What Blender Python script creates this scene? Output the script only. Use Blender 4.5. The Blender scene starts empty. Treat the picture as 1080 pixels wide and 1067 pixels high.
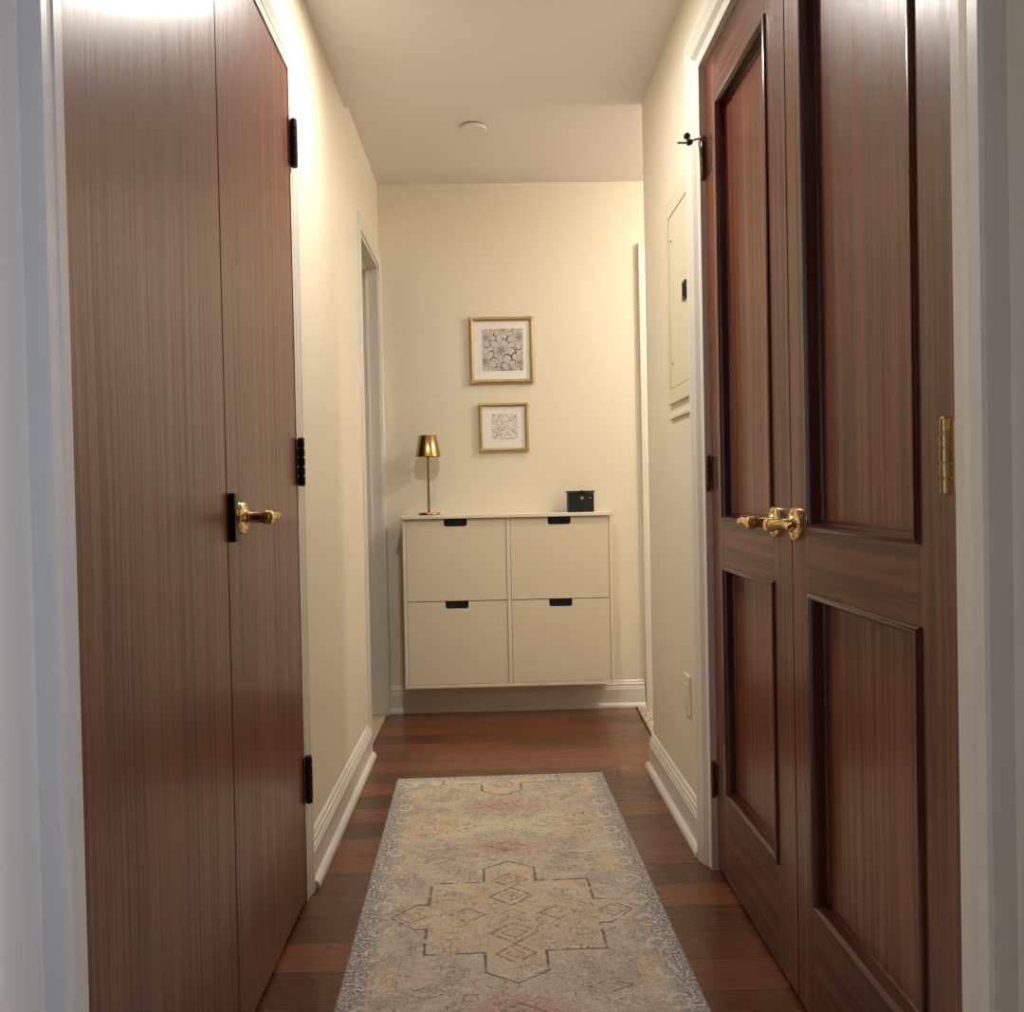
import bpy, bmesh, math, random
from mathutils import Vector, Matrix
random.seed(7)
C = bpy.context.scene.collection
S = bpy.context.scene

# ------------------------------------------------------------------ camera
yaw, pitch, roll = 0.0234, 0.0148, 0.0206
cam = bpy.data.objects.new('camera', bpy.data.cameras.new('camera')); C.objects.link(cam)
fwd = Vector((math.sin(yaw)*math.cos(pitch), math.cos(yaw)*math.cos(pitch), -math.sin(pitch)))
rgt = Vector((math.cos(yaw), -math.sin(yaw), 0)); dwn = fwd.cross(rgt)
c_, s_ = math.cos(roll), math.sin(roll)
r2 = c_*rgt + s_*dwn; d2 = -s_*rgt + c_*dwn
cam.matrix_world = Matrix(((r2.x, -d2.x, -fwd.x, 0), (r2.y, -d2.y, -fwd.y, 0), (r2.z, -d2.z, -fwd.z, 1.03), (0, 0, 0, 1)))
cam.data.sensor_fit = 'HORIZONTAL'; cam.data.sensor_width = 36
cam.data.lens = 36*950/1080
cam.data.clip_start = 0.02
S.camera = cam
# ------------------------------------------------------------------ world / exposure / lights
w = bpy.data.worlds.new('world'); S.world = w; w.use_nodes = True
w.node_tree.nodes['Background'].inputs[0].default_value = (0.30, 0.38, 0.5, 1)
w.node_tree.nodes['Background'].inputs[1].default_value = 0.3
vs = S.view_settings
vs.view_transform = 'Standard'; vs.look = 'None'; vs.exposure = 0.13; vs.gamma = 1.0; vs.use_curve_mapping = False
HALL_LAMP = 385.0
SIDE_LAMP = 250.0      # and of the one round the corner
WARM = (1.0, 0.935, 0.86)
def area(name, loc, target, size, size_y, power, col):
    l = bpy.data.lights.new(name, 'AREA'); l.shape = 'RECTANGLE'; l.size = size; l.size_y = size_y
    l.energy = power; l.color = col
    o = bpy.data.objects.new(name, l); C.objects.link(o); o.location = loc
    o.rotation_euler = (Vector(target)-Vector(loc)).to_track_quat('-Z', 'Y').to_euler()
    return o
win = area('window_daylight', (2.95, -1.1, 1.45), (-.5, .85, 1.1), 1.3, 1.3, 13, (0.56, 0.68, 1.0)); win.data.spread = math.radians(42)

# ------------------------------------------------------------------ helpers
def lin(c):
    return tuple((x/12.92 if x <= .04045 else ((x+.055)/1.055)**2.4) for x in [v/255 for v in c])
def tag(o, label=None, cat=None, group=None, kind=None):
    if label: o['label'] = label
    if cat: o['category'] = cat
    if group: o['group'] = group
    if kind: o['kind'] = kind
    return o
def root_loc(o):
    v = Vector((0, 0, 0))
    while o is not None:
        v += Vector(o.location); o = o.parent
    return v
def obj(name, bm, m, parent=None, smooth=False, origin=None):
    """one mesh object; bm holds world coordinates"""
    off = root_loc(parent) if parent else Vector(origin or (0, 0, 0))
    bmesh.ops.recalc_face_normals(bm, faces=bm.faces)
    bmesh.ops.translate(bm, verts=bm.verts, vec=-off)
    me = bpy.data.meshes.new(name); bm.to_mesh(me); bm.free()
    me.materials.append(m)
    if smooth:
        for p in me.polygons: p.use_smooth = True
        me.set_sharp_from_angle(angle=math.radians(40))
    o = bpy.data.objects.new(name, me); C.objects.link(o)
    if parent: o.parent = parent
    else: o.location = off
    return o
def empty(name, loc, label, cat, group=None, kind=None):
    o = bpy.data.objects.new(name, None); C.objects.link(o); o.location = loc; o.empty_display_size = .1
    return tag(o, label, cat, group, kind)
def box(bm, x0, x1, y0, y1, z0, z1, bev=0.0, seg=2):
    t = bmesh.new()
    bmesh.ops.create_cube(t, size=1)
    bmesh.ops.scale(t, vec=(x1-x0, y1-y0, z1-z0), verts=t.verts)
    bmesh.ops.translate(t, vec=((x0+x1)/2, (y0+y1)/2, (z0+z1)/2), verts=t.verts)
    if bev: bmesh.ops.bevel(t, geom=t.edges[:], offset=bev, segments=seg, affect='EDGES', profile=.5)
    merge(bm, t); return bm
def merge(bm, t):
    me = bpy.data.meshes.new('t'); t.to_mesh(me); t.free(); bm.from_mesh(me); bpy.data.meshes.remove(me)
def B(*a, **k): return box(bmesh.new(), *a, **k)
def lathe(bm, prof, o, axis=(0, 0, 1), n=32, cap=True):
    """prof = [(r, h)], revolved about axis from o"""
    ax = Vector(axis).normalized(); q = Vector((0, 0, 1)).rotation_difference(ax)
    t = bmesh.new(); rings = []
    for r, h in prof:
        rings.append([t.verts.new((max(r, 1e-5)*math.cos(2*math.pi*k/n), max(r, 1e-5)*math.sin(2*math.pi*k/n), h)) for k in range(n)])
    for a, b in zip(rings, rings[1:]):
        for k in range(n): t.faces.new((a[k], a[(k+1) % n], b[(k+1) % n], b[k]))
    if cap:
        t.faces.new(rings[0]); t.faces.new(rings[-1])
    bmesh.ops.rotate(t, cent=(0, 0, 0), matrix=q.to_matrix(), verts=t.verts)
    bmesh.ops.translate(t, vec=o, verts=t.verts)
    merge(bm, t); return bm
def tube(bm, pts, rad, n=16, sq=1.0):
    """swept tube through pts with radius list; sq flattens it"""
    pts = [Vector(p) for p in pts]
    if not isinstance(rad, (list, tuple)): rad = [rad]*len(pts)
    t = bmesh.new(); rings = []; up = Vector((0, 0, 1))
    for i, p in enumerate(pts):
        d = (pts[min(i+1, len(pts)-1)]-pts[max(i-1, 0)]).normalized()
        u = up if abs(d.dot(up)) < .95 else Vector((1, 0, 0))
        a = d.cross(u).normalized(); b = a.cross(d).normalized()
        rings.append([t.verts.new(p+rad[i]*(a*math.cos(2*math.pi*k/n)*sq+b*math.sin(2*math.pi*k/n))) for k in range(n)])
    for a, b in zip(rings, rings[1:]):
        for k in range(n): t.faces.new((a[k], a[(k+1) % n], b[(k+1) % n], b[k]))
    t.faces.new(rings[0]); t.faces.new(rings[-1])
    merge(bm, t); return bm
def sweep(bm, prof, a, b, out, up=(0, 0, 1), ma=0.0, mb=0.0):
    """extrude profile [(d out, h up)] from a to b; ma / mb slant the ends along h (mitres)"""
    a, b, out, up = Vector(a), Vector(b), Vector(out), Vector(up); d = (b-a).normalized()
    t = bmesh.new()
    r0 = [t.verts.new(a+out*p+up*h-d*ma*h) for p, h in prof]
    r1 = [t.verts.new(b+out*p+up*h+d*mb*h) for p, h in prof]
    n = len(prof)
    for k in range(n): t.faces.new((r0[k], r0[(k+1) % n], r1[(k+1) % n], r1[k]))
    t.faces.new(r0); t.faces.new(r1)
    merge(bm, t); return bm

# ------------------------------------------------------------------ node expressions
class G:
    def __init__(s, name, col=(1, 1, 1), rough=.5, metal=0.0, **kw):
        s.m = bpy.data.materials.new(name); s.m.use_nodes = True; s.t = s.m.node_tree; s.n = s.t.nodes
        s.b = s.n['Principled BSDF']
        s.b.inputs['Base Color'].default_value = (*col, 1); s.b.inputs['Roughness'].default_value = rough
        s.b.inputs['Metallic'].default_value = metal
        for k, v in kw.items(): s.b.inputs[k.replace('_', ' ')].default_value = v
    def link(s, v, inp):
        if isinstance(v, E_): s.t.links.new(v.s, inp)
        elif isinstance(v, tuple): inp.default_value = (*v, 1) if len(inp.default_value) == 4 else v
        else: inp.default_value = v
    def math(s, op, *a):
        n = s.n.new('ShaderNodeMath'); n.operation = op
        for i, v in enumerate(a): s.link(v, n.inputs[i])
        return E_(s, n.outputs[0])
    def coord(s, kind='Object'):
        n = s.n.new('ShaderNodeTexCoord'); sp = s.n.new('ShaderNodeSeparateXYZ'); s.t.links.new(n.outputs[kind], sp.inputs[0])
        return [E_(s, sp.outputs[i]) for i in range(3)]
    def vec(s, x, y, z=0.0):
        n = s.n.new('ShaderNodeCombineXYZ')
        for i, v in enumerate((x, y, z)): s.link(v, n.inputs[i])
        return E_(s, n.outputs[0])
    def noise(s, v, scale=1.0, detail=3.0, rough=.5, dist=0.0):
        n = s.n.new('ShaderNodeTexNoise'); s.link(v, n.inputs['Vector']); n.inputs['Scale'].default_value = scale
        n.inputs['Detail'].default_value = detail; n.inputs['Roughness'].default_value = rough; n.inputs['Distortion'].default_value = dist
        return E_(s, n.outputs[0])
    def voro(s, v, scale=1.0, feat='F1', out='Distance'):
        n = s.n.new('ShaderNodeTexVoronoi'); n.feature = feat; s.link(v, n.inputs['Vector']); n.inputs['Scale'].default_value = scale
        return E_(s, n.outputs[out])
    def white(s, v):
        n = s.n.new('ShaderNodeTexWhiteNoise'); n.noise_dimensions = '3D'; s.link(v, n.inputs['Vector'])
        return E_(s, n.outputs['Value'])
    def mix(s, f, a, b):
        n = s.n.new('ShaderNodeMix'); n.data_type = 'RGBA'
        s.link(f, n.inputs[0]); s.link(a, n.inputs[6]); s.link(b, n.inputs[7])
        return E_(s, n.outputs[2])
    def sm(s, v, e0, e1):
        n = s.n.new('ShaderNodeMapRange'); n.interpolation_type = 'SMOOTHSTEP'
        if e0 <= e1: a, b, p, q = e0, e1, 0.0, 1.0
        else: a, b, p, q = e1, e0, 1.0, 0.0
        s.link(v, n.inputs[0])
        for i, x in enumerate((a, b, p, q)): n.inputs[i+1].default_value = x
        return E_(s, n.outputs[0])
    def bump(s, h, dist=.001, strength=1.0):
        n = s.n.new('ShaderNodeBump'); n.inputs['Distance'].default_value = dist; n.inputs['Strength'].default_value = strength
        s.link(h, n.inputs['Height']); s.t.links.new(n.outputs[0], s.b.inputs['Normal'])
    def color(s, v): s.link(v, s.b.inputs['Base Color'])
class E_:
    def __init__(s, g, sock): s.g = g; s.s = sock
    def __add__(s, o): return s.g.math('ADD', s, o)
    __radd__ = __add__
    def __sub__(s, o): return s.g.math('SUBTRACT', s, o)
    def __rsub__(s, o): return s.g.math('SUBTRACT', o, s)
    def __mul__(s, o): return s.g.math('MULTIPLY', s, o)
    __rmul__ = __mul__
    def __truediv__(s, o): return s.g.math('DIVIDE', s, o)
    def abs(s): return s.g.math('ABSOLUTE', s)
    def floor(s): return s.g.math('FLOOR', s)
    def fract(s): return s.g.math('FRACT', s)
    def min(s, o): return s.g.math('MINIMUM', s, o)
    def max(s, o): return s.g.math('MAXIMUM', s, o)
    def sqrt(s): return s.g.math('SQRT', s)
    def sin(s): return s.g.math('SINE', s)
    def cos(s): return s.g.math('COSINE', s)
    def pow(s, o): return s.g.math('POWER', s, o)
def hyp(a, b): return (a*a+b*b).sqrt()

# ------------------------------------------------------------------ materials
def paint(name, col, rough=.5, bump=.0004, sc=180):
    g = G(name, lin(col), rough)
    x, y, z = g.coord(); v = g.vec(x, y, z)
    g.bump(g.noise(v, sc, 2), bump, .5)
    return g.m
WALL = paint('cream_wall_paint', (240, 231, 210), .5)
CEIL = paint('ceiling_paint', (240, 234, 232), .75)
TRIM = paint('white_trim_paint', (232, 228, 216), .32, .0002, 60)
CABW = paint('cabinet_white_lacquer', (242, 234, 216), .38, .0001, 60)
CABD = paint('cabinet_door_lacquer', (238, 227, 202), .34, .0001, 60)
PANELP = paint('panel_cover_paint', (228, 220, 192), .42)

def wood(name, axis, dark=(60, 25, 12), light=(128, 66, 38), sheen=.27, freq=1.0):
    """ribbon striped mahogany veneer, grain along axis (2 = up, 1 = along the hall)"""
    g = G(name, rough=sheen, Coat_Weight=.22, Coat_Roughness=.13)
    c = g.coord()
    if axis == 2: a, l = c[1], c[2]
    else: a, l = c[2], c[1]
    x = c[0]
    wob = (g.noise(g.vec(x, a*2.0, l*1.3), 2.0, 2)-.5)*.02
    fine = g.noise(g.vec(x*20, (a+wob)*150*freq, l*1.5), 1.0, 3, .6)
    wide = g.noise(g.vec(x*5, (a+wob)*34*freq, l*.5), 1.0, 2, .5)
    pore = g.noise(g.vec(x*20, a*900, l*22), 1.0, 2, .6)
    f = g.sm(fine*.68+wide*.32, .40, .60)
    col = g.mix(f, lin(dark), lin(light))
    col = g.mix(g.sm(pore, .60, .75)*.45, col, lin(tuple(v*.6 for v in dark)))
    g.color(col)
    g.link(f*-.08+(sheen+.06), g.b.inputs['Roughness'])
    g.bump(pore*.5+fine*.5, .00025, .6)
    return g.m
DOORV = wood('striped_mahogany_upright', 2, (80, 38, 23), (122, 66, 42), .31)
DOORH = wood('striped_mahogany_crosswise', 1, (72, 32, 18), (114, 56, 34), .31, .35)
PANELV = wood('striped_mahogany_panel', 2, (82, 40, 23), (136, 74, 45), .31, 1.1)
g = G('dark_mahogany_moulding', rough=.24, Coat_Weight=.25, Coat_Roughness=.1)
g.color(g.mix(g.noise(g.vec(*g.coord()), 9, 2), lin((62, 26, 13)), lin((88, 40, 22)))); MOULD = g.m
LDOOR = wood('striped_veneer_flush_door', 2, (94, 49, 37), (132, 76, 57), .33, 1.25)

def metal(name, col, rough): return G(name, lin(col), rough, 1.0).m
BRASS = metal('polished_brass', (238, 210, 152), .13)
GOLD = metal('brushed_gold_metal', (178, 152, 100), .2)
BRONZE = metal('dark_bronze', (62, 52, 46), .38)
HINGEB = metal('aged_brass', (196, 164, 108), .3)
DARKB = metal('tarnished_brass', (112, 80, 46), .36)
STEEL = metal('dull_nickel', (150, 145, 130), .3)
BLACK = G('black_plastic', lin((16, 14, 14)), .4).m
GAPSHADE = G('painted_gap_shade', lin((40, 30, 22)), .8).m  # dark colour standing in for shade behind door gaps
RUBBER = G('dark_rubber', lin((60, 58, 48)), .6).m
PLASTIC = G('ivory_plastic', lin((238, 230, 205)), .35).m
WHITEP = G('white_plastic', lin((225, 220, 212)), .45).m
LEATHER = G('black_leatherette', lin((18, 18, 19)), .5)
LEATHER.bump(LEATHER.voro(LEATHER.vec(*LEATHER.coord()), 300), .0004, .6); LEATHER = LEATHER.m
SILVER = metal('silver_stud', (210, 210, 210), .25)

def emit(name, col, strength):
    g = G(name, (0.8, .8, .8), .5)
    g.b.inputs['Emission Color'].default_value = (*col, 1); g.b.inputs['Emission Strength'].default_value = strength
    return g.m

# floor: narrow reddish boards laid across the hall
g = G('jatoba_floor_boards', rough=.3, Coat_Weight=.25, Coat_Roughness=.12)
x, y, z = g.coord()
W = .1265
rowf = (y-.051)/W; row = rowf.floor()
off = g.white(g.vec(row, 3.3, 0.0))*7.0
segf = (x+off)/1.05; seg = segf.floor()
rnd = g.white(g.vec(row, seg, 1.7)); rnd2 = g.white(g.vec(row, seg, 9.1))
gr = g.noise(g.vec((x+rnd*9)*2.5, y*130, rnd*40), 1.0, 3, .6)
gr2 = g.noise(g.vec((x+rnd*9)*.9, y*14, rnd*20), 1.0, 2)
base = g.mix(g.sm(rnd, .1, .95), lin((78, 42, 25)), lin((132, 74, 44)))
base = g.mix(rnd2*.4, base, lin((112, 74, 44)))
base = g.mix(g.sm(gr*.6+gr2*.4, .35, .7)*.35, base, lin((66, 34, 20)))
ey = (rowf.fract()-.5).abs(); ex = (segf.fract()-.5).abs()
gap = g.sm(ey, .482, .494).max(g.sm(ex, .4985, .4997))
g.color(g.mix(gap*.8, base, lin((24, 12, 7))))
g.bump((1.0-gap)*1.0+gr*.12, .0009, .6)
g.link(gr*.12+.22, g.b.inputs['Roughness'])
FLOOR = g.m

THRESH = G('beige_stone_threshold', lin((206, 182, 150)), .35).m

# ------------------------------------------------------------------ dimensions (metres, y runs down the hall)
XL, XR, YE, YC, ZF, ZB = -.5046, .5855, 4.269, 3.3194, 2.446, 2.490
DL, DR = -.489, .593
YB = -2.4          # back of the room behind the camera
T = .12
# ------------------------------------------------------------------ structure
bm = B(-3.0, 3.1, YB-.1, 4.5, -.06, 0)
tag(obj('floor', bm, FLOOR), 'dark reddish brown wooden plank floor laid across the hallway', 'floor', kind='structure')

LGAP, RGAP = (1.068, 2.292), (1.118, 2.405)     # closet openings
LTOP, RTOP = 2.108, 2.155
DY0, DY1, DZ = 3.615, 4.215, 2.095                # doorway on the left
def seg_wall(name, x0, x1, holes, y0, y1, ztop, label):
    bm = bmesh.new(); cur = y0
    for a, b, top in holes:
        box(bm, x0, x1, cur, a, 0, ztop); box(bm, x0, x1, a, b, top, ztop); cur = b
    box(bm, x0, x1, cur, y1, 0, ztop)
    return tag(obj(name, bm, WALL), label, 'wall', kind='structure')
seg_wall('wall_left', XL-T, XL, [(LGAP[0], LGAP[1], LTOP), (DY0, DY1, DZ)], YB, YE, 2.56, 'cream painted left wall of the hallway')
seg_wall('wall_right', XR, XR+T, [(RGAP[0], RGAP[1], RTOP)], .3, YC, 2.56, 'cream painted right wall of the hallway')
bm = B(XL-T, 2.12, YE, YE+T, 0, 2.56)
tag(obj('wall_end', bm, WALL), 'pale yellow wall at the end of the hallway', 'wall', kind='structure')
tag(obj('wall_corner', B(XR+T, 2.0, YC-T, YC, 0, 2.56), WALL), 'cream wall turning right past the hallway corner', 'wall', kind='structure')
tag(obj('wall_side', B(2.0, 2.12, YC-T, YE, 0, 2.56), WALL), 'cream wall closing the side passage on the right', 'wall', kind='structure')
# room behind the camera
bm = bmesh.new(); box(bm, XL, 3.0, YB-.1, YB, 0, ZF); box(bm, XR+T, 3.0, .18, .3, 0, ZF)
BACKP = paint('tan_bounce_cut_paint', (140, 120, 98), .6)  # tan picked for these unseen walls to cut daylight bounce into the hall
tag(obj('wall_back', bm, BACKP), 'tan walls of the room behind the hallway', 'wall', kind='structure')
bm = bmesh.new()
box(bm, 3.0, 3.1, YB, -1.8, 0, ZF); box(bm, 3.0, 3.1, -.4, .18, 0, ZF); box(bm, 3.0, 3.1, -1.8, -.4, 0, .75); box(bm, 3.0, 3.1, -1.8, -.4, 2.15, ZF)
tag(obj('wall_window', bm, BACKP), 'tan wall with a window behind the hallway', 'wall', kind='structure')
bm = bmesh.new()
for a in (-1.8, -1.12, -.44): box(bm, 3.01, 3.06, a, a+.04, .75, 2.15)
for a in (.75, 1.43, 2.11): box(bm, 3.01, 3.06, -1.8, -.4, a, a+.04)
tag(obj('window_1', bm, TRIM), 'white framed window behind the hallway', 'window', kind='structure')
# boards added behind the closet doors against light leaks, coloured dark as shade
bm = bmesh.new()
box(bm, XL-T-.03, XL-T-.001, LGAP[0]-.1, LGAP[1]+.1, 0, LTOP+.1)
tag(obj('closet_seal', bm, GAPSHADE), 'added sealing board, dark as closet shade, behind the flush doors on the left', 'wall', kind='structure')
bm = bmesh.new()
box(bm, XR+T+.001, XR+T+.03, RGAP[0]-.1, RGAP[1]+.1, 0, RTOP+.1)
tag(obj('closet_seal', bm, GAPSHADE), 'added sealing board, dark as closet shade, behind the panelled doors on the right', 'wall', kind='structure')
# room beyond the left doorway
bm = bmesh.new()
box(bm, -1.9, -1.8, 3.2, 4.5, 0, 2.56); box(bm, -1.8, XL-T, 3.2, 3.3, 0, 2.56); box(bm, -1.8, XL-T, 4.4, 4.5, 0, 2.56)
tag(obj('wall_beyond', bm, paint('grey_room_paint', (196, 186, 172), .6)), 'dim grey walls beyond the left doorway', 'wall', kind='structure')

tag(obj('ceiling', B(XL-T, 3.1, YB-.1, YC, ZF, ZF+.06), CEIL), 'lower off-white ceiling over the near part of the hallway', 'ceiling', kind='structure')
tag(obj('ceiling', B(-1.9, 2.12, YC, YE+T, ZB, ZB+.06), CEIL), 'higher off-white ceiling at the far end of the hallway', 'ceiling', kind='structure')

# baseboards
BP = [(0, 0), (.034, 0), (.034, .006), (.032, .013), (.027, .019), (.019, .022), (.018, .024), (.018, .088), (.0155, .091),
      (.0155, .098), (.012, .101), (.013, .106), (.013, .110), (.008, .116), (.007, .122), (.003, .127), (0, .128)]
bm = sweep(bmesh.new(), BP, (XL, 2.368, 0), (XL, DY0-.066, 0), (1, 0, 0))
tag(obj('baseboard_left', bm, TRIM), 'white moulded baseboard on the left wall', 'baseboard', kind='structure')
bm = sweep(bmesh.new(), BP, (XR, 2.492, 0), (XR, YC+.0, 0), (-1, 0, 0))
tag(obj('baseboard_right', bm, TRIM), 'white moulded baseboard on the right wall', 'baseboard', kind='structure')
bm = sweep(bmesh.new(), BP, (XL+.002, YE, 0), (.716, YE, 0), (0, -1, 0))
tag(obj('baseboard_end', bm, TRIM), 'white moulded baseboard under the cabinet on the end wall', 'baseboard', kind='structure')
bm = sweep(bmesh.new(), BP, (XR+.001, YC, 0), (2.0, YC, 0), (0, 1, 0))
tag(obj('baseboard_corner', bm, TRIM), 'white moulded baseboard past the right hand corner', 'baseboard', kind='structure')

# door casings: profile (out of wall, outwards from the opening)
def casing(name, x, out, y0, y1, ztop, wid, p, label, inner=0.0, near=None):
    e = p*.72 if not inner else inner
    shape = lambda wid: [(0, 0), (e, 0), (e+(p*.72-e)*.15, wid*.30), (p*.55, wid*.36), (p*.72, wid*.42), (p*.86, wid*.62), (p, wid*.74), (p, wid*.94), (p*.9, wid), (0, wid)]
    bm = bmesh.new(); o = Vector((out, 0, 0))
    prof = shape(wid)
    sweep(bm, shape(near or wid), (x, y0, 0), (x, y0, ztop), o, (0, -1, 0), 0, wid/(near or wid))
    sweep(bm, prof, (x, y1, 0), (x, y1, ztop), o, (0, 1, 0), 0, 1)
    sweep(bm, prof, (x, y0, ztop), (x, y1, ztop), o, (0, 0, 1), 1, 1)
    return tag(obj(name, bm, TRIM), label, 'trim', kind='structure')
casing('trim_1', XL, 1, LGAP[0], LGAP[1], LTOP, .068, .024, 'white casing around the flush closet doors on the left')
casing('trim_2', XR, -1, 1.104, RGAP[1], RTOP, .085, .030, 'white casing around the panelled doors on the right', inner=.009, near=.106)
casing('trim_3', XL, 1, DY0, DY1, DZ, .050, .014, 'white casing around the open doorway at the far left')
# jambs of the doorway
bm = bmesh.new()
box(bm, XL-T-.01, XL+.002, DY0, DY0+.014, 0, DZ); box(bm, XL-T-.01, XL+.002, DY1-.014, DY1, 0, DZ); box(bm, XL-T-.01, XL+.002, DY0+.014, DY1-.014, DZ-.014, DZ)
box(bm, XL-.085, XL-.05, DY1-.026, DY1-.014, 0, DZ-.014); box(bm, XL-.085, XL-.05, DY0+.014, DY0+.026, 0, DZ-.014); box(bm, XL-.085, XL-.05, DY0+.026, DY1-.026, DZ-.026, DZ-.014)
tag(obj('trim_4', bm, TRIM), 'white jambs lining the open doorway at the far left', 'trim', kind='structure')
tag(obj('trim_5', B(XL-T-.02, XL-.002, DY0+.014, DY1-.014, 0, .012, bev=.003), THRESH), 'pale stone threshold in the left doorway', 'trim', kind='structure')
tag(obj('floor_beyond', B(-1.8, XL-T-.02, 3.3, 4.4, 0, .008), THRESH), 'pale floor beyond the left doorway', 'floor', kind='structure')
# casing and shut door on the end wall, right of the cabinet
bm = sweep(bmesh.new(), [(0, 0), (.016, 0), (.018, .02), (.012, .024), (.018, .03), (.024, .05), (.024, .068), (0, .07)], (.788, YE, 0), (.788, YE, 2.125), (0, -1, 0), (-1, 0, 0), 0, 1)
sweep(bm, [(0, 0), (.016, 0), (.018, .02), (.012, .024), (.018, .03), (.024, .05), (.024, .068), (0, .07)], (.788, YE, 2.125), (1.6, YE, 2.125), (0, -1, 0), (0, 0, 1), 1, 1)
sweep(bm, [(0, 0), (.016, 0), (.018, .02), (.012, .024), (.018, .03), (.024, .05), (.024, .068), (0, .07)], (1.6, YE, 0), (1.6, YE, 2.125), (0, -1, 0), (1, 0, 0), 0, 1)
tag(obj('trim_6', bm, TRIM), 'narrow white door casing right of the cabinet on the end wall', 'trim', kind='structure')
tag(obj('door_5', B(.79, 1.598, YE-.010, YE-.001, .01, 2.12, bev=.002), TRIM), 'white door just past the end wall casing on the right', 'door', kind='structure')

# ------------------------------------------------------------------ doors
def hinge(parent, name, x, y, z0, z1, r, m, out, leafdir, leafw=.03, rings=(.2, .4, .6, .8), leafm=None, label=None, face=None):
    bm = bmesh.new(); h = z1-z0; prof = [(r*.5, -.003), (r*.92, 0)]
    for q in rings: prof += [(r, q*h-.0018), (r*.68, q*h-.0012), (r*.68, q*h+.0012), (r, q*h+.0018)]
    prof += [(r*.92, h), (r*.5, h+.003)]
    lathe(bm, prof, (x, y, z0), n=20)
    o = obj(name, bm, m, parent, smooth=True)
    if label: o['label'] = label
    bm = bmesh.new()
    fx = face if face is not None else x-out*r*.9
    box(bm, min(fx-out*.0005, fx+out*.0016), max(fx-out*.0005, fx+out*.0016), min(y, y+leafdir*leafw), max(y, y+leafdir*leafw), z0+.002, z1-.002, bev=.0006, seg=1)
    obj('hinge_leaf', bm, leafm or m, o)
    return o
def lever(parent, x, y, z, out, dirn, m=None, rr=.033, curl=.012):
    """rose, neck and lever; out = +1/-1 away from the door face, dirn = +1/-1 along y"""
    m = m or BRASS
    bm = lathe(bmesh.new(), [(rr, 0), (rr, .006), (rr*.93, .010), (rr*.7, .0125), (.017, .013), (.015, .017), (.012, .019)], (x, y, z), (out, 0, 0), 36)
    for sz in (-.023, .023): lathe(bm, [(.0042, .008), (.0042, .0128), (.002, .0138)], (x, y, z+sz), (out, 0, 0), 12)
    r = obj('rosette', bm, m, parent, smooth=True)
    xt = x+out*.056
    bm = lathe(bmesh.new(), [(.0125, .013), (.011, .018), (.0112, .045), (.0135, .048), (.0145, .054), (.0135, .062), (.008, .066)], (x, y, z), (out, 0, 0), 28)
    pts = [(xt, y, z), (xt, y+dirn*.03, z+.001), (xt-out*.002, y+dirn*.06, z+.004), (xt-out*.004, y+dirn*.085, z+.002), (xt-out*.006, y+dirn*.104, z-.001), (xt-out*.010, y+dirn*.113, z+.001+curl*.2)]
    tube(bm, pts, [.0105, .0095, .0078, .0072, .0088, .0062], 18, .8)
    obj('lever', bm, m, parent, smooth=True)

# left pair: flush veneered leaves
LB = .012; LT = 2.100
def flush(name, y0, y1, label):
    r = empty(name, (DL-.0175, (y0+y1)/2, 0), label, 'door', 'flush closet doors on the left', 'structure')
    obj('door_leaf', B(DL-.035, DL, y0, y1, LB, LT, bev=.0012, seg=1), LDOOR, r)
    return r
d1 = flush('door_1', 1.071, 1.6785, 'nearer plain striped brown door of the left pair, without a handle')
d2 = flush('door_2', 1.6825, 2.288, 'farther plain striped brown door of the left pair, with the brass lever')
h2 = bpy.data.objects.new('door_handle', None); C.objects.link(h2); h2.parent = d2
lever(h2, DL, 1.765, .992, 1, 1)
bm = B(DL+.0002, DL+.012, 1.690, 1.716, .948, 1.040, bev=.002)
k = obj('latch_guard', bm, BRONZE, d2); k['label'] = 'dark upright latch plate'
for z0 in (1.865, 1.060, .250):
    hinge(d2, 'hinge', DL+.010, 2.302, z0, z0+.118, .0095, BRONZE, 1, -1, .026, face=DL)

# right pair: panelled leaves
RB, RT = .012, 2.148
TH = .045; FX = DR          # face plane
def ring_mould(y0, y1, z0, z1):
    """bead and recess around a panel: profile swept round the rectangle, (out, inwards)"""
    prof = [(-.0005, -.006), (.004, -.005), (.0065, -.001), (.006, .004), (.002, .007), (-.006, .009), (-.018, .0105), (-.018, .0145), (-.0235, .017), (-.0235, -.006)]
    bm = bmesh.new(); t = []
    cs = [(y0, z0, 1, 1), (y1, z0, -1, 1), (y1, z1, -1, -1), (y0, z1, 1, -1)]
    for (cy, cz, sy, sz) in cs: t.append([bm.verts.new((FX-o, cy+sy*i, cz+sz*i)) for o, i in prof])
    n = len(prof)
    for a in range(4):
        p, q = t[a], t[(a+1) % 4]
        for k in range(n): bm.faces.new((p[k], p[(k+1) % n], q[(k+1) % n], q[k]))
    return bm
def panelled(name, y0, y1, o0, o1, label):
    r = empty(name, (FX+TH/2, (y0+y1)/2, 0), label, 'door', 'panelled mahogany doors on the right', 'structure')
    zs = [(RB, .238), (.826, .952), (2.012, RT)]
    obj('stile', B(FX, FX+TH, y0, o0, RB, RT, bev=.001, seg=1), DOORV, r)
    obj('stile', B(FX, FX+TH, o1, y1, RB, RT, bev=.001, seg=1), DOORV, r)
    for a, b in zs: obj('rail', B(FX, FX+TH, o0, o1, a, b), DOORH, r)
    for a, b in ((.238, .826), (.952, 2.012)):
        obj('moulding', ring_mould(o0, o1, a, b), MOULD, r, smooth=True)
        obj('panel', B(FX+.0225, FX+.034, o0, o1, a, b), PANELV, r)
    return r
d3 = panelled('door_3', 1.1245, 1.7625, 1.238, 1.668, 'nearer panelled mahogany door of the right pair, beside the near brass hinge')
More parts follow.
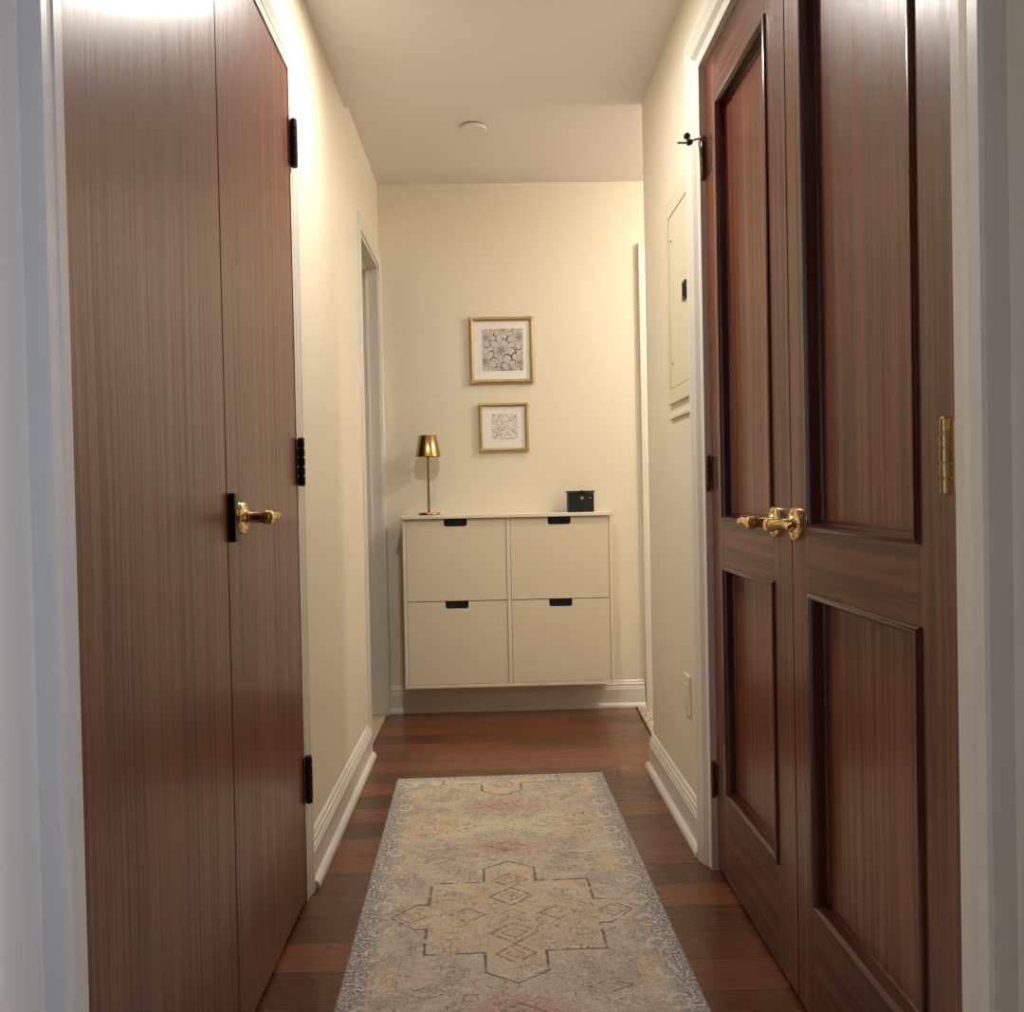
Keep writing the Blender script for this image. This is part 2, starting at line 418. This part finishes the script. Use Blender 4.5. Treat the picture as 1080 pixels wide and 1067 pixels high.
d4 = panelled('door_4', 1.7665, 2.400, 1.884, 2.288, 'farther panelled mahogany door of the right pair, with the hinge stop')
for d, yy, dd in ((d3, 1.728, -1), (d4, 1.852, 1)):
    h = bpy.data.objects.new('door_handle', None); C.objects.link(h); h.parent = d
    lever(h, FX, yy, .958, -1, dd)
for z0 in (1.855, 1.018, .205):
    hinge(d3, 'hinge', FX-.018, 1.124, z0, z0+.094, .0076, HINGEB, -1, 1, .012, face=FX)
hinge(d4, 'hinge', FX-.009, 2.403, 1.855, 1.955, 0.0058, DARKB, -1, -1, .060, leafm=DARKB, face=FX)
hinge(d4, 'hinge', FX-.009, 2.403, 1.025, 1.118, 0.0058, DARKB, -1, -1, .060, leafm=DARKB, face=FX)
hinge(d4, 'hinge', FX-.009, 2.403, .200, .294, 0.0058, DARKB, -1, -1, .060, leafm=DARKB, face=FX)
# hinge pin stop with its bumpers
sx, sy, sz = FX-.009, 2.403, 1.962
bm = lathe(bmesh.new(), [(.010, 0), (.010, .006), (.004, .010)], (sx, sy, sz), n=16)
tube(bm, [(sx, sy, sz+.002), (sx-.018, sy+.002, sz), (sx-.034, sy+.006, sz-.006)], .0028, 10)
tube(bm, [(sx-.034, sy+.006, sz-.008), (sx-.066, sy+.004, sz-.008)], .003, 10)
hs = obj('hinge_pin_stop', bm, STEEL, d4, smooth=True)
bm = lathe(bmesh.new(), [(.005, -.006), (.0085, -.004), (.0085, .004), (.005, .006)], (sx-.039, sy+.010, sz+.012), (.3, -1, 0), 16)
lathe(bm, [(.005, -.006), (.0085, -.004), (.0085, .004), (.005, .006)], (sx-.036, sy-.004, sz-.010), (.3, -1, 0), 16)
obj('bumper', bm, RUBBER, hs, smooth=True)

# ------------------------------------------------------------------ electrical panel cover
P = XR
r = empty('electrical_panel', (P, 2.69, 1.25), 'cream painted electrical panel cover on the right wall, with a black latch', 'electrical panel')
bm = bmesh.new()
y0, y1, z0, z1 = 2.512, 2.885, 1.300, 1.935
iy0, iy1, iz0, iz1 = 2.572, 2.840, 1.345, 1.880
for a in ((y0, iy0, z0, z1), (iy1, y1, z0, z1), (iy0, iy1, z0, iz0), (iy0, iy1, iz1, z1)): box(bm, P-.010, P-.0005, *a)
obj('panel_frame', bm, PANELP, r)
pd = obj('panel_door', B(P-.0085, P-.001, iy0+.003, iy1-.003, iz0+.003, iz1-.003, bev=.001, seg=1), PANELP, r)
bm = B(P-.014, P-.0084, 2.592, 2.634, 1.580, 1.635, bev=.0015)
obj('latch', bm, BLACK, pd)
bm = B(P-.0165, P-.0138, 2.606, 2.620, 1.590, 1.625, bev=.001)
obj('latch_button', bm, BRONZE, pd)
for yy, zz in ((2.80, 1.80), (2.80, 1.42)):
    obj('screw', lathe(bmesh.new(), [(.004, .0083), (.004, .0105), (.002, .0112)], (P, yy, zz), (-1, 0, 0), 12), STEEL, pd, smooth=True)
obj('bottom_strip', B(P-.008, P-.0005, y0+.03, y1-.01, 1.252, 1.262, bev=.001, seg=1), PANELP, r)

# wall plate low on the right wall
r = empty('outlet_plate', (P, 2.70, .41), 'ivory wall plate low on the right wall above the baseboard', 'outlet')
bm = B(P-.0065, P-.0004, 2.662, 2.735, .350, .470, bev=.0025)
pl = obj('cover_plate', bm, PLASTIC, r)
bm = B(P-.0085, P-.0062, 2.681, 2.716, .376, .444, bev=.001)
obj('socket_insert', bm, PLASTIC, pl)

# ------------------------------------------------------------------ ceiling lights
def downlight(x, y, z, strength, label, rad=.062, drop=0.0):
    r = empty('ceiling_light', (x, y, z-.014), label, 'ceiling light', 'round ceiling lights')
    bm = lathe(bmesh.new(), [(rad+.022, .0138), (rad+.022, .008), (rad+.014, .002), (rad, 0), (rad, .0138)], (x, y, z-.014), n=40, cap=False)
    obj('trim_ring', bm, WHITEP, r, smooth=True)
    bm = lathe(bmesh.new(), [(rad-.0005, .006), (rad-.002, .003-drop*.5), (rad*.6, .001-drop*.88), (0, .001-drop)], (x, y, z-.014), n=40, cap=False)
    m = emit('lit_diffuser', WARM, strength)
    obj('diffuser', bm, m, r, smooth=True)
downlight(-.05, 2.44, ZF, HALL_LAMP, 'flat round ceiling light just above the closet doors')
downlight(1.45, 3.52, ZB, SIDE_LAMP, 'domed round ceiling light round the right hand corner', .070, .050)
# smoke detector
r = empty('smoke_detector', (-.038, 3.61, ZB-.016), 'small round white smoke detector on the far ceiling', 'smoke detector')
obj('detector_base', lathe(bmesh.new(), [(.046, .0158), (.046, .012)], (-.038, 3.61, ZB-.016), n=36), RUBBER, r, smooth=True)  # dark disc painting the shadow gap above the cover
obj('detector_cover', lathe(bmesh.new(), [(.051, .012), (.052, .008), (.048, .002), (.012, 0), (.0, 0)], (-.038, 3.61, ZB-.016), n=36), CEIL, r, smooth=True)

# ------------------------------------------------------------------ shoe cabinet hung on the end wall
CY = 4.099; CX0, CX1 = -.405, .545; CZ0, CZ1 = .146, .918
r = empty('shoe_cabinet', ((CX0+CX1)/2, YE, CZ0), 'off-white wall hung cabinet with four flap doors on the end wall', 'cabinet')
bm = bmesh.new(); tk = .015
box(bm, CX0, CX0+tk, CY, YE-.001, CZ0, CZ1, bev=.001, seg=1); box(bm, CX1-tk*.6, CX1, CY, YE-.001, CZ0, CZ1, bev=.001, seg=1)
box(bm, .0675, .0845, CY, YE-.002, CZ0+tk, CZ1); box(bm, CX0+tk, CX1-tk*.6, CY, YE-.001, CZ0, CZ0+tk, bev=.001, seg=1)
box(bm, CX0+tk, CX1-tk*.6, CY+.02, YE-.001, .538, .545)
obj('carcass', bm, CABW, r)
obj('gap_shade_board', B(CX0+tk, CX1-.01, CY+.02, CY+.03, CZ0+tk, CZ1), GAPSHADE, r)  # dark sheet close behind the flaps, paints the shade in their gaps
obj('cabinet_top', B(CX0-.008, CX1+.014, CY-.012, YE-.001, CZ1, CZ1+.016, bev=.002), CABW, r)
def flap(x0, x1, z0, z1, nx):
    """door with a rounded notch in its top edge"""
    hw, dp, rad = .053, .034, .012
    pts = [(x0, z0), (x1, z0), (x1, z1), (nx+hw, z1), (nx+hw, z1-dp+rad)]
    for k in range(1, 7): a = k/6*math.pi/2; pts.append((nx+hw-rad+rad*math.cos(a), z1-dp+rad-rad*math.sin(a)))
    for k in range(0, 7): a = k/6*math.pi/2; pts.append((nx-hw+rad-rad*math.sin(a), z1-dp+rad-rad*math.cos(a)))
    pts += [(nx-hw, z1), (x0, z1)]
    bm = bmesh.new()
    f = bm.faces.new([bm.verts.new((x, CY+.003, z)) for x, z in pts])
    e = bmesh.ops.extrude_face_region(bm, geom=[f]); vs_ = [v for v in e['geom'] if isinstance(v, bmesh.types.BMVert)]
    bmesh.ops.translate(bm, verts=vs_, vec=(0, .016, 0))
    d = obj('flap_door', bm, CABD, r)
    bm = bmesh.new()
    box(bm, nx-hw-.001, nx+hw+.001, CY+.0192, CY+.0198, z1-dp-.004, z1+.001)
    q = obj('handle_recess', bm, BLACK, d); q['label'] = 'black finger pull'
for x0, x1, nx in ((-.3880, .0655, -.164), (.0865, .5345, .310)):
    for z0, z1 in ((.164, .5395), (.5435, .9150)):
        flap(x0, x1, z0, z1, nx)

# gold table lamp
lx, ly, lz = -.286, 4.175, .934
r = empty('table_lamp', (lx, ly, lz), 'slim brushed gold table lamp on the left end of the cabinet', 'lamp')
obj('base', lathe(bmesh.new(), [(.050, 0), (.052, .002), (.052, .009), (.050, .0115), (.008, .0125)], (lx, ly, lz), n=40), GOLD, r, smooth=True)
obj('pole', lathe(bmesh.new(), [(.0052, .0118), (.0052, .335)], (lx, ly, lz), n=20), GOLD, r, smooth=True)
bm = lathe(bmesh.new(), [(.0585, .270), (.0415, .366), (.040, .3675), (.006, .3675), (.006, .365), (.0395, .365), (.0565, .270), (.0585, .270)], (lx, ly, lz), n=48, cap=False)
obj('lamp_shade', bm, GOLD, r, smooth=True)
obj('bulb_holder', lathe(bmesh.new(), [(.010, .325), (.016, .335), (.016, .350), (.006, .3645)], (lx, ly, lz), n=20), WHITEP, r, smooth=True)

# black lidded box
bx0, bx1, by0, by1, bz = .352, .478, 4.130, 4.225, .934
r = empty('trinket_box', ((bx0+bx1)/2, 4.18, bz), 'small black lidded box with silver studs on the right of the cabinet', 'box')
obj('box_body', B(bx0+.004, bx1-.004, by0, by1, bz, bz+.088, bev=.002), LEATHER, r)
obj('box_lid', B(bx0, bx1, by0-.004, by1+.002, bz+.0885, bz+.098, bev=.0015), LEATHER, r)
bm = bmesh.new(); box(bm, .402, .432, by0-.0065, by0-.0038, bz+.078, bz+.092, bev=.0008); box(bm, .413, .421, by0-.009, by0-.006, bz+.090, bz+.102, bev=.0008)
obj('clasp', bm, BRONZE, r)
obj('latch_plate', B(.404, .430, by0-.003, by0-.0003, bz+.070, bz+.076, bev=.0005), G('grey_metal', lin((120, 120, 118)), .4, 1.0).m, r)
for px, pz, pw in ((.419, .064, .008), (.457, .064, .0045), (.377, .064, .003)):
    obj('stud', lathe(bmesh.new(), [(pw, 0), (pw*.8, .002), (0, .003)], (px, by0, bz+pz), (0, -1, 0), 14), SILVER if pw > .004 else BRONZE, r, smooth=True)

# ------------------------------------------------------------------ framed pictures
g = G('white_mount_board', lin((248, 245, 240)), .6); MAT = g.m
def art_flowers(sz):
    g = G('ink_flower_print', rough=.6)
    x, y, z = g.coord(); v = g.vec(x, 0.0, z)
    wx = (g.noise(v, 30, 2)-.5)*.012; wz = (g.noise(g.vec(x+3.0, 0.0, z), 30, 2)-.5)*.012
    x = x+wx; z = z+wz
    ink = None; edge = None
    for cx, cz, R, ph, n in ((-.008, -.003, .070, .4, 5), (.078, .060, .060, 1.0, 5), (.0, -.092, .075, .2, 5), (.080, -.062, .055, .6, 5), (-.085, -.055, .06, .9, 5), (.0, .098, .05, .1, 5), (-.08, .06, .05, .3, 5), (.035, -.095, .05, 0.0, 5)):
        dx, dz = x-cx, z-cz; rr = hyp(dx, dz)/R
        an = g.math('ARCTAN2', dz, dx)
        pet = ((an*(n/2)+ph).cos()).abs()
        lim = pet.pow(.6)
        d = rr-lim
        ln = g.sm(d.abs(), .10, .0)
        streak = g.sm(((an*26).sin()), .2, .9)*g.sm(rr, .8, .2)*g.sm(d, 0.0, -.2)*.55
        core = g.sm(rr, .42, .05)*g.sm(pet, .55, .8)
        t = ln.max(streak).max(core)
        inside = g.sm(d, .02, -.02)
        ink = t if ink is None else g.math('ADD', ink*(1.0-inside), t)
    f = g.sm(g.noise(g.vec(x, 0.0, z), 260, 3), .52, .7)*.4
    k = (ink*.85+f*.5).min(1.0)
    g.color(g.mix(k, lin((214, 208, 202)), lin((30, 26, 26))))
    return g.m
def art_marks(sz):
    g = G('small_mark_print', rough=.6)
    x, y, z = g.coord(); v = g.vec(x, 0.0, z)
    n = g.voro(v, 95, 'DISTANCE_TO_EDGE'); m = g.noise(v, 190, 2)
    k = g.sm(n, .14, .26)*g.sm(m, .36, .46)
    g.color(g.mix(k*.85, lin((240, 236, 230)), lin((60, 56, 54))))
    return g.m
def picture(name, x0, x1, z0, z1, fw, a, art, label, notches):
    """frame rail thickness fw, art window a = (x0, x1, z0, z1)"""
    cx, cz = (x0+x1)/2, (z0+z1)/2
    r = empty(name, (cx, YE, cz), label, 'picture')
    bm = bmesh.new(); rad = fw/2; yc = YE-.012
    def rail(p, q):
        L = (Vector(q)-Vector(p)).length; n = notches; pts = []; rs = []
        for i in range(n):
            for u, s in ((.0, .72), (.25, 1.0), (.75, 1.0), (1.0, .72)):
                pts.append(Vector(p).lerp(Vector(q), (i+u*.999)/n)); rs.append(rad*s)
        tube(bm, pts, rs, 14)
    rail((x0+rad, yc, z0), (x0+rad, yc, z1)); rail((x1-rad, yc, z0), (x1-rad, yc, z1))
    rail((x0, yc, z0+rad), (x1, yc, z0+rad)); rail((x0, yc, z1-rad), (x1, yc, z1-rad))
    obj('picture_frame', bm, GOLDF, r, smooth=True)
    mt = obj('mount_board', B(x0+rad, x1-rad, YE-.010, YE-.002, z0+rad, z1-rad), MAT, r)
    o = obj('print', B(a[0], a[1], YE-.0112, YE-.0098, a[2], a[3]), art, r)
    # centre the print's own coordinates
    c = Vector(((a[0]+a[1])/2-cx, 0, (a[2]+a[3])/2-cz))
    for vtx in o.data.vertices: vtx.co -= c
    o.location = c
    return r
GOLDF = metal('gilded_frame', (206, 186, 140), .36)
picture('picture_frame_flowers', -.0865, .2195, 1.545, 1.860, 0.0215, (-.025, .1675, 1.605, 1.803), art_flowers(.19), 'upper gold framed picture of ink flowers on the end wall', 34)
picture('picture_frame_marks', -.0500, .1865, 1.2245, 1.4545, .0185, (.0150, .1330, 1.283, 1.403), art_marks(.12), 'smaller lower gold framed picture of tiny grey marks', 30)

# ------------------------------------------------------------------ rugs
def rug_mat():
    g = G('faded_medallion_rug', rough=.95, Sheen_Weight=.15)
    u0, v0, _ = g.coord()
    n1 = (g.noise(g.vec(u0, v0), 60, 2)-.5)*.006; n2 = (g.noise(g.vec(u0+5.0, v0), 60, 2)-.5)*.006
    u, v = u0+n1, v0+n2
    a = u.abs()
    PER = 1.17
    b = (((v/PER+.5).fract()-.5)*PER).abs()
    pv = g.vec(u, v)
    worn = g.noise(pv, 9, 4, .6)              # big soft fading
    mott = g.noise(pv, 45, 3, .65)
    grain = g.noise(pv, 330, 2, .75)
    beige, tan, peach = lin((230, 216, 190)), lin((232, 209, 172)), lin((228, 196, 164))
    grey, viol, brown = lin((212, 201, 180)), lin((184, 170, 164)), lin((88, 68, 52))
    cream, red, navy, white = lin((240, 232, 198)), lin((216, 148, 126)), lin((106, 104, 114)), lin((248, 244, 234))
    # field
    col = g.mix(g.sm(mott, .4, .62), grey, beige)
    col = g.mix(g.sm(worn, .45, .65)*.55*g.sm(a, .05, .18), col, viol)
    # medallion body as a union of boxes and wedges (half sizes)
    def bx(cx, cy, hx, hy): return ((a-cx).abs()-hx).max((b-cy).abs()-hy)
    body = bx(0, 0, .205, .182).min(bx(0, 0, .068, .265))
    top = ((b-.312)+a*.69).max(a-.068).max(.20-b)
    tip = ((a-.292)+b*.92).max(b-.062).max(.15-a)
    med = body.min(top).min(tip)
    inside = g.sm(med, .003, -.003)
    mcol = g.mix(g.sm(g.noise(pv, 14, 3), .4, .62), tan, beige)
    mcol = g.mix(g.sm(g.noise(g.vec(u+9.0, v), 11, 2), .52, .68)*.55, mcol, peach)
    col = g.mix(inside*.85, col, mcol)
    # hourglass and side blocks between the medallions
    hg = g.sm((.585-b).abs()-.02-(a*.42), .02, -.01)*g.sm(a, .20, .17)
    col = g.mix(hg*.8, col, cream)
    side = g.sm((a-.225).abs(), .085, .075)*g.sm(b, .46, .475)
    col = g.mix(side*.7, col, tan)
    blk = g.sm(((a-.290).abs()-.033).max((b-.283).abs()-.062), .003, -.003)
    col = g.mix(blk*.85, col, tan)
    rb = g.sm(hyp(a/.16, (b-.42)/.085), 1.1, .35)
    col = g.mix(rb*.48, col, red)
    # drawn lines
    def line(d, w=.0032): return g.sm(d.abs(), w*1.5, w*.5)
    wear = g.sm(g.noise(pv, 30, 2), .34, .48)
    lm = line(med)*wear
    lm = lm.max(line(blk*0+((a-.290).abs()-.033).max((b-.283).abs()-.062), .0012)*.3)
    # chain of rosettes on the axis
    def dia(cx, cy, hx, hy): return (a-cx).abs()/hx+(b-cy).abs()/hy-1.0
    mo = None
    for cx, cy, hx, hy in ((0, 0, .030, .022), (0, .095, .055, .050), (0, .095, .03, .022), (0, .19, .045, .040), (0, .19, .02, .018), (.245, 0, .035, .030), (.245, 0, .015, .012),
                           (.11, 0, .045, .035), (0, .42, .05, .035), (0, .42, .02, .014), (.115, .585, .03, .022), (.2, .56, .012, .012), (.19, .335, .045, .022), (.19, .335, .02, .010)):
        l = g.sm(dia(cx, cy, hx, hy).abs(), .16, .05)
        mo = l if mo is None else mo.max(l)
    # square hooks
    for cx, cy, h in ((.15, .10, .02), (.235, .52, .018), (.10, .36, .014), (.235, .585, .02), (.15, .25, .014), (.075, .50, .016)):
        l = line(bx(cx, cy, h, h*.8), .0018)
        mo = mo.max(l*.8)
    mo = mo*g.sm(g.noise(pv, 55, 2), .38, .52)
    # scribbles: contour lines of noise, brown and pale
    s1 = g.noise(pv, 34, 2, .5); s2 = g.noise(g.vec(u+20.0, v), 38, 2, .5)
    sb = g.sm((s1-.5).abs(), .024, .008)*g.sm(g.noise(pv, 16, 1), .44, .54)
    sw = g.sm((s2-.5).abs(), .026, .008)*g.sm(g.noise(g.vec(u, v+8.0), 12, 1), .42, .56)
    col = g.mix(sw*.6, col, white)
    col = g.mix(sb*.5, col, brown)
    s3 = g.noise(g.vec(u, v+31.0), 75, 2, .5)
    col = g.mix(g.sm((s3-.5).abs(), .035, .012)*g.sm(worn, .38, .6)*.45, col, brown)
    col = g.mix(lm*.9, col, brown)
    col = g.mix(mo*.75, col, lin((122, 84, 62)))
    # border: blue grey ground with a pale lattice
    endd = g.math('MINIMUM', 1.085-v0, v0+2.2)
    edge = g.math('MINIMUM', .3725-u0.abs(), endd)
    wob = (g.noise(pv, 26, 2)-.5)*.05
    bd = g.sm(edge+wob, .085, .03)
    lat = g.sm(g.noise(pv, 130, 3, .7), .48, .60)
    bc = g.mix(lat, navy, white)
    bc = g.mix(g.sm(g.noise(pv, 20, 1), .5, .7)*.4, bc, viol)
    col = g.mix(bd*.8, col, bc)
    # rings along the border
    vb = (b/.115).fract()-.5
    ringd = hyp((a-.318)/.02, vb/.22)
    rl = g.sm((ringd-1.0).abs(), .4, .1)*g.sm(g.noise(pv, 40, 1), .4, .5)
    col = g.mix(rl*.5, col, white)
    # woven speckle
    wv = ((u0*2600).sin()*(v0*2000).sin())
    col = g.mix(g.sm(grain, .54, .68)*.42, col, lin((100, 88, 76)))
    col = g.mix(g.sm(grain, .47, .34)*.45, col, lin((238, 230, 214)))
    col = g.mix(g.sm(edge, .007, .002)*.6, col, lin((92, 88, 88)))
    gr3 = g.noise(pv, 190, 2, .7)
    col = g.mix(g.sm(gr3, .53, .66)*.24, col, lin((96, 84, 74)))
    col = g.mix(g.sm(gr3, .47, .36)*.22, col, lin((240, 232, 216)))
    g.color(col)
    g.bump(grain+wv*.15, .0016, .8)
    return g.m
RUGM = rug_mat()
def rug(name, c, ang, hx, y0, y1, m, label, t=.007):
    bm = bmesh.new(); box(bm, -hx, hx, y0, y1, 0, t, bev=.0025)
    me = bpy.data.meshes.new(name); bm.to_mesh(me); bm.free(); me.materials.append(m)
    o = bpy.data.objects.new(name, me); C.objects.link(o); o.location = (c[0], c[1], 0.0005); o.rotation_euler = (0, 0, ang)
    return tag(o, label, 'rug')
rug('runner_rug', (.032, 2.175), .0166, .3725, -2.0, 1.075, RUGM, 'long faded beige and grey medallion runner rug down the middle of the hall')
g = G('pale_marbled_rug', rough=.95)
x, y, z = g.coord(); v = g.vec(x, y)
n = g.noise(v, 26, 4, .65, .6)
col = g.mix(g.sm((n-.5).abs(), .06, .015), lin((212, 202, 186)), lin((150, 136, 120)))
col = g.mix(g.sm(g.noise(v, 60, 2), .5, .7)*.5, col, lin((168, 158, 146)))
g.color(g.mix(g.sm(x, -.434, -.442), col, lin((110, 72, 52)))); g.bump(g.noise(v, 400, 2), .001, .6)
rug('accent_rug', (1.095, 3.78), -.035, .445, -.36, .44, g.m, 'pale mottled rug in the side passage, peeking past the right hand corner')
